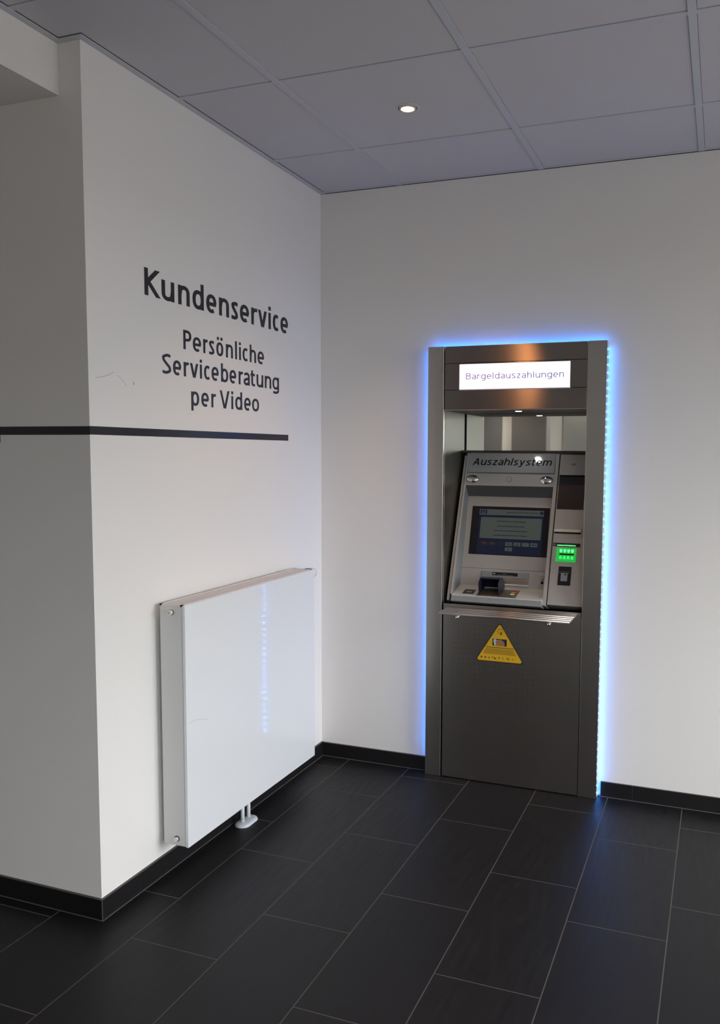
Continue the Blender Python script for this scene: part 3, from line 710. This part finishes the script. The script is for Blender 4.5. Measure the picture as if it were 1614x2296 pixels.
part('back_panel', [(.6523, 1.0555, .0752, .4117, -.01, 0), (.6523, 1.0555, -.012, .0738, -.01, .0006), (.66, 1.05, .07, .08, -.012, -.006, 1)], bk, [mach, black])
# screen
SC = part('screen', [(.677, 1.0390, .1385, .3648, -.002, .0012)], bk, [glassk], bevel=.001)
scr = lambda n, c, s: mat(n, tuple(v*.4 for v in c), .25, emit=c, estr=s)
s_blue = scr('screen_blue', (.0035, .0055, .016), 1); s_grey = scr('screen_grey', (.040, .046, .042), 1); s_dark = scr('screen_ink', (.008, .009, .012), 1)
s_red = scr('screen_red', (.05, .010, .005), 1); s_cyan = scr('screen_cyan', (.008, .02, .035), 1); s_navy = scr('screen_navy', (.006, .007, .025), 1)
bm = bmesh.new(); box(bm, .7130, 1.0125, .1420, .3510, .0012, .0016, 0, bk); box(bm, .7130, 1.0125, .3245, .3510, .0016, .0018, 1, bk)
poly(bm, rrect(.7225, 1.0060, .2150, .3135, .004), .0016, .0018, bk, 1)
finish('display', fix(bm), [s_blue, s_grey], SC)
bm = bmesh.new()
def words(bm, x0, x1, w, h, seq, mi=0):
    tot = sum(seq)+.6*(len(seq)-1); u = (x1-x0)/tot; x = x0
    for s_ in seq:
        box(bm, x, x+s_*u, w, w+h, .0018, .0019, mi, bk); x += (s_+.6)*u
words(bm, .8390, .9890, .3370, .0028, [17, 4, 9]); words(bm, .798, .934, .2945, .0032, [11, 1, 2, 5, 7]); words(bm, .8015, .9285, .2715, .0032, [4, 10, 4, 5])
words(bm, .7877, .9416, .2505, .0032, [9, 11, 4, 6]); words(bm, .7856, .9421, .2292, .0032, [8, 12, 4, 2, 5])
box(bm, .9948, 1.0105, .3318, .3475, .0018, .0019, 0, bk)
finish('screen_text', fix(bm), s_dark, SC)
# bank emblem: dark square with a light winged V
bm = bmesh.new(); box(bm, .7172, .7490, .3285, .3475, .0018, .0019, 0, bk)
for sgn in (-1, 1):
    cx = .7331; P_ = [(0, .3345), (.0035, .3345), (.0105, .3430), (.0105, .3455), (.0060, .3420), (.0012, .3375), (0, .3375)]
    P_ = [(cx+sgn*a, b) for a, b in P_]; P_ = P_ if sgn > 0 else P_[::-1]
    poly(bm, P_, .0019, .0020, bk, 1)
    P_ = [(.0015, .3335), (.0042, .3300), (.0105, .3300), (.0105, .3318), (.0050, .3340)]; P_ = [(cx+sgn*a, b) for a, b in P_]; P_ = P_ if sgn > 0 else P_[::-1]
    poly(bm, P_, .0019, .0020, bk, 1)
finish('bank_emblem', fix(bm), [s_navy, s_grey], SC)
for i, (x0, x1) in enumerate(((.7309, .7640), (.7702, .8015), (.8092, .8395), (.8460, .8790), (.8855, .9170), (.9235, .9560), (.9615, .9945), (.8465, .8800))):
    w0, w1 = (.1590, .1765) if i == 7 else (.1830, .2005)
    bm = bmesh.new(); poly(bm, rrect(x0, x1, w0, w1, .0015), .0016, .0018, bk, 0); c = (x0+x1)/2; wc = (w0+w1)/2
    base = s_dark if i < 3 else s_grey; ms = [base, s_red, s_cyan, s_navy]
    if i == 0: poly(bm, disc(c-.003, wc+.001, .0065, 16), .0018, .0019, bk, 1); poly(bm, disc(c+.008, wc-.003, .0045, 14), .0018, .0019, bk, 1)
    if i == 1: poly(bm, disc(c-.005, wc, .0052, 16), .0018, .0019, bk, 1); poly(bm, disc(c+.005, wc, .0052, 16), .0018, .0019, bk, 2)
    if i == 2: poly(bm, disc(c+.003, wc, .0055, 16), .0018, .0019, bk, 3); poly(bm, disc(c-.006, wc, .004, 16), .0018, .0019, bk, 3)
    if i == 3: text_bm(bm, 'VISA', x0+.005, x1-.004, wc-.0038, .0078, bk, w0=.0018, w1=.0019, offset=.02, shear=.2, mi=3)
    if i == 4: poly(bm, [(c-.003, wc+.006), (c+.004, wc+.006), (c+.001, wc)], .0018, .0019, bk, 3); poly(bm, disc(c-.005, wc-.004, .003, 10), .0018, .0019, bk, 3); poly(bm, disc(c+.004, wc-.004, .003, 10), .0018, .0019, bk, 3)
    if i == 5: poly(bm, disc(c, wc+.001, .0024, 10), .0018, .0019, bk, 3)
    if i == 6: box(bm, x0+.003, x1-.002, wc-.002, wc+.002, .0018, .0019, 3, bk)
    if i == 7: poly(bm, disc(c, wc, .005, 14), .0018, .0019, bk, 3); poly(bm, disc(c, wc, .003, 12), .0019, .002, bk, 0)
    finish('card_logo', fix(bm), ms, SC)
# cash slot
CS = part('cash_slot', [(.7468, .9675, .0040, .0640, -.004, .0014)], bk, mach_b, bevel=.001)
part('visor', [(.7480, .9665, .0345, .0630, .0, .0065)], bk, mach_b, CS, bevel=.003)
part('shutter', [(.7490, .9660, .0100, .0330, .001, .0035)], bk, mat('warm_steel', (.52, .42, .36), .3, 1), CS, bevel=.001)
part('lip', [(.7500, .9680, .0035, .0095, .0, .0090)], bk, mach_l, CS, bevel=.001)
part('slot_label', [(.8003, .9170, .0452, .0598, .0065, .0070), (.8045, .8140, .0500, .0565, .0070, .0072, 1), (.8240, .8980, .0478, .0486, .0070, .0072, 1), (.8500, .8660, .0530, .0542, .0070, .0072, 1)], bk, [label_k, grey_i], CS)
# headphone jack plate
JP = part('jack_plate', [(1.0130, 1.0410, .0080, .0600, 0, .0030)], bk, mach, bevel=.002)
part('lip', [(1.0135, 1.0395, .0575, .0600, .003, .0055)], bk, mach_l, JP)
bm = bmesh.new(); cyl(bm, bk(1.0285, .0445, .002), bk(1.0285, .0445, .0085), .0082, .0076); finish('button', bm, mat('tan_button', (.34, .29, .26), .4), JP)
bm = bmesh.new(); cyl(bm, bk(1.0285, .0225, .003), bk(1.0285, .0225, .0046), .0085, .0075, mi=1); cyl(bm, bk(1.0285, .0235, .0044), bk(1.0285, .0235, .0049), .0062, mi=0); finish('jack_socket', bm, [black, mach_l], JP)
# keypad shelf
LD = part('keypad_shelf', [(.6510, 1.0565, -.004, .1300, -.02, 0)], lg, mach_l, bevel=.0015)
part('front_lip', [(.6510, 1.0555, -.0046, .0255, -.05, .0135)], fa, mach_b, LD, bevel=.002)
part('sticker', [(.6952, .7455, .0160, .0700, 0, .0006), (.7080, .7330, .0330, .0480, .0006, .0008, 1)], lg, [label_k, grey_i], LD)
KP = part('keypad', [(.7632, .9400, .0010, .0930, 0, .0016)], lg, mat('keypad_plate', (.20, .175, .14), .4, .5), LD, bevel=.001)
kst = mat('steel_key', (.25, .24, .22), .35, .8)
for r_ in range(4):
    for c_ in range(3):
        x = .795+c_*.026; w = .016+r_*.0205
        part('key', [(x-.0095, x+.0095, w-.007, w+.007, .0016, .0042)], lg, kst, KP)
for w, c_ in ((.0815, (.50, .06, .035)), (.0580, (.60, .33, .04)), (.0370, (.75, .74, .66)), (.0165, (.05, .14, .05))):
    part('key', [(.9090, .9255, w-.0058, w+.0058, .0016, .0046)], lg, mat('key_colour', c_, .4), KP, bevel=.001)
# privacy shield: two cheeks joined by a curved hood, open to the user
prof = [(.0, .004), (.0, .052), (.004, .060), (.014, .067), (.034, .072), (.058, .069), (.080, .059), (.097, .044), (.107, .026), (.110, .004)]
bm = bmesh.new(); a, b = .7765, .8665; th = .0022
for x in (a, b-th):
    poly(bm, prof, x, x+th, lambda u, v, w: lg(w, u, v), 0)
inn = prof[4:]
L = len(inn)
rows = []
for x in (a, b):
    rows.append([bm.verts.new(lg(x, w, h)) for w, h in inn]); rows.append([bm.verts.new(lg(x, w*.965, h*.955)) for w, h in inn])
for i in range(L-1):
    bm.faces.new((rows[0][i], rows[0][i+1], rows[2][i+1], rows[2][i])); bm.faces.new((rows[1][i], rows[3][i], rows[3][i+1], rows[1][i+1]))
bm.faces.new((rows[0][0], rows[2][0], rows[3][0], rows[1][0])); bm.faces.new((rows[0][-1], rows[1][-1], rows[3][-1], rows[2][-1]))
finish('keypad_shield', fix(bm), navy, LD)
# right-hand module
RM = part('side_module', [(1.0762, 1.2262, .0100, .6980, -.11, 0)], fa, mach, bevel=.002)
bm = bmesh.new(); text_bm(bm, 'GT', 1.1300, 1.1500, .6455, .0085, fa, w0=.0001, w1=.0006, offset=.02)
finish('small_mark', bm, black, RM)
part('side_screen', [(1.0800, 1.1960, .4395, .5980, -.002, .0012), (1.0800, 1.1960, .5930, .5990, .0012, .0030, 1)], fa, [mat('blind_screen', (.009, .0075, .010), .25), black], RM)
part('printer_slot', [(1.0800, 1.1990, .3100, .3740, 0, .0012)], fa, mach, RM, bevel=.0015)
part('printer_lip', [(1.0795, 1.1955, .3335, .3460, .0012, .0120)], fa, mat('lip_light_grey', (.62, .62, .56), .35), RM, bevel=.002)
part('printer_mouth', [(1.0810, 1.1940, .3285, .3333, .0008, .0050)], fa, black, RM)
part('reader_label', [(1.0792, 1.1970, .2700, .2858, 0, .0008), (1.0830, 1.0890, .2745, .2815, .0008, .001, 1), (1.1300, 1.1480, .2805, .2815, .0008, .001, 1)], fa, [label_k, grey_i], RM)
part('reader_light', [(1.0975, 1.1770, .2735, .2768, .0008, .0016)], fa, led_gb, RM)
grn = mat('green_bezel', (.05, .16, .08), .25, emit=(.008, .45, .05), estr=.8)
CRD = part('card_reader', [(1.0960, 1.1825, .2005, .2625, 0, .0060)], fa, grn, RM, bevel=.002)
part('card_mouth', [(1.1110, 1.1735, .2310, .2370, .0055, .0066)], fa, black, CRD)
for k in range(4):
    x = 1.1170+k*.0165
    bm = bmesh.new(); poly(bm, [(x-.0055, .2560), (x+.0055, .2560), (x+.005, .2450), (x, .2415), (x-.005, .2450)], .006, .0066, fa); finish('green_lamp', fix(bm), led_gb, CRD)
    bm = bmesh.new(); poly(bm, [(x-.005, .2235), (x, .2275), (x+.005, .2235), (x+.0055, .2130), (x-.0055, .2130)][::-1], .006, .0066, fa); finish('green_lamp', fix(bm), led_g, CRD)
bm = bmesh.new(); poly(bm, rrect(1.1130, 1.1682, .0978, .1810, .002), 0, .0008, fa, 0); poly(bm, rrect(1.1245, 1.1530, .1165, .1530, .0015), .0008, .001, fa, 1)
for b_ in ((1.1180, 1.1590, .1578, .1588), (1.1180, 1.1590, .1520, .1530), (1.1180, 1.1190, .1520, .1588), (1.1580, 1.1590, .1520, .1588)): box(bm, *b_, .0010, .0012, 1, fa)
poly(bm, disc(1.1430, .1455, .0038, 12), .001, .0012, fa, 0)
finish('card_pictogram', fix(bm), [label_k, mat('pictogram_grey', (.26, .26, .30), .4)], RM)
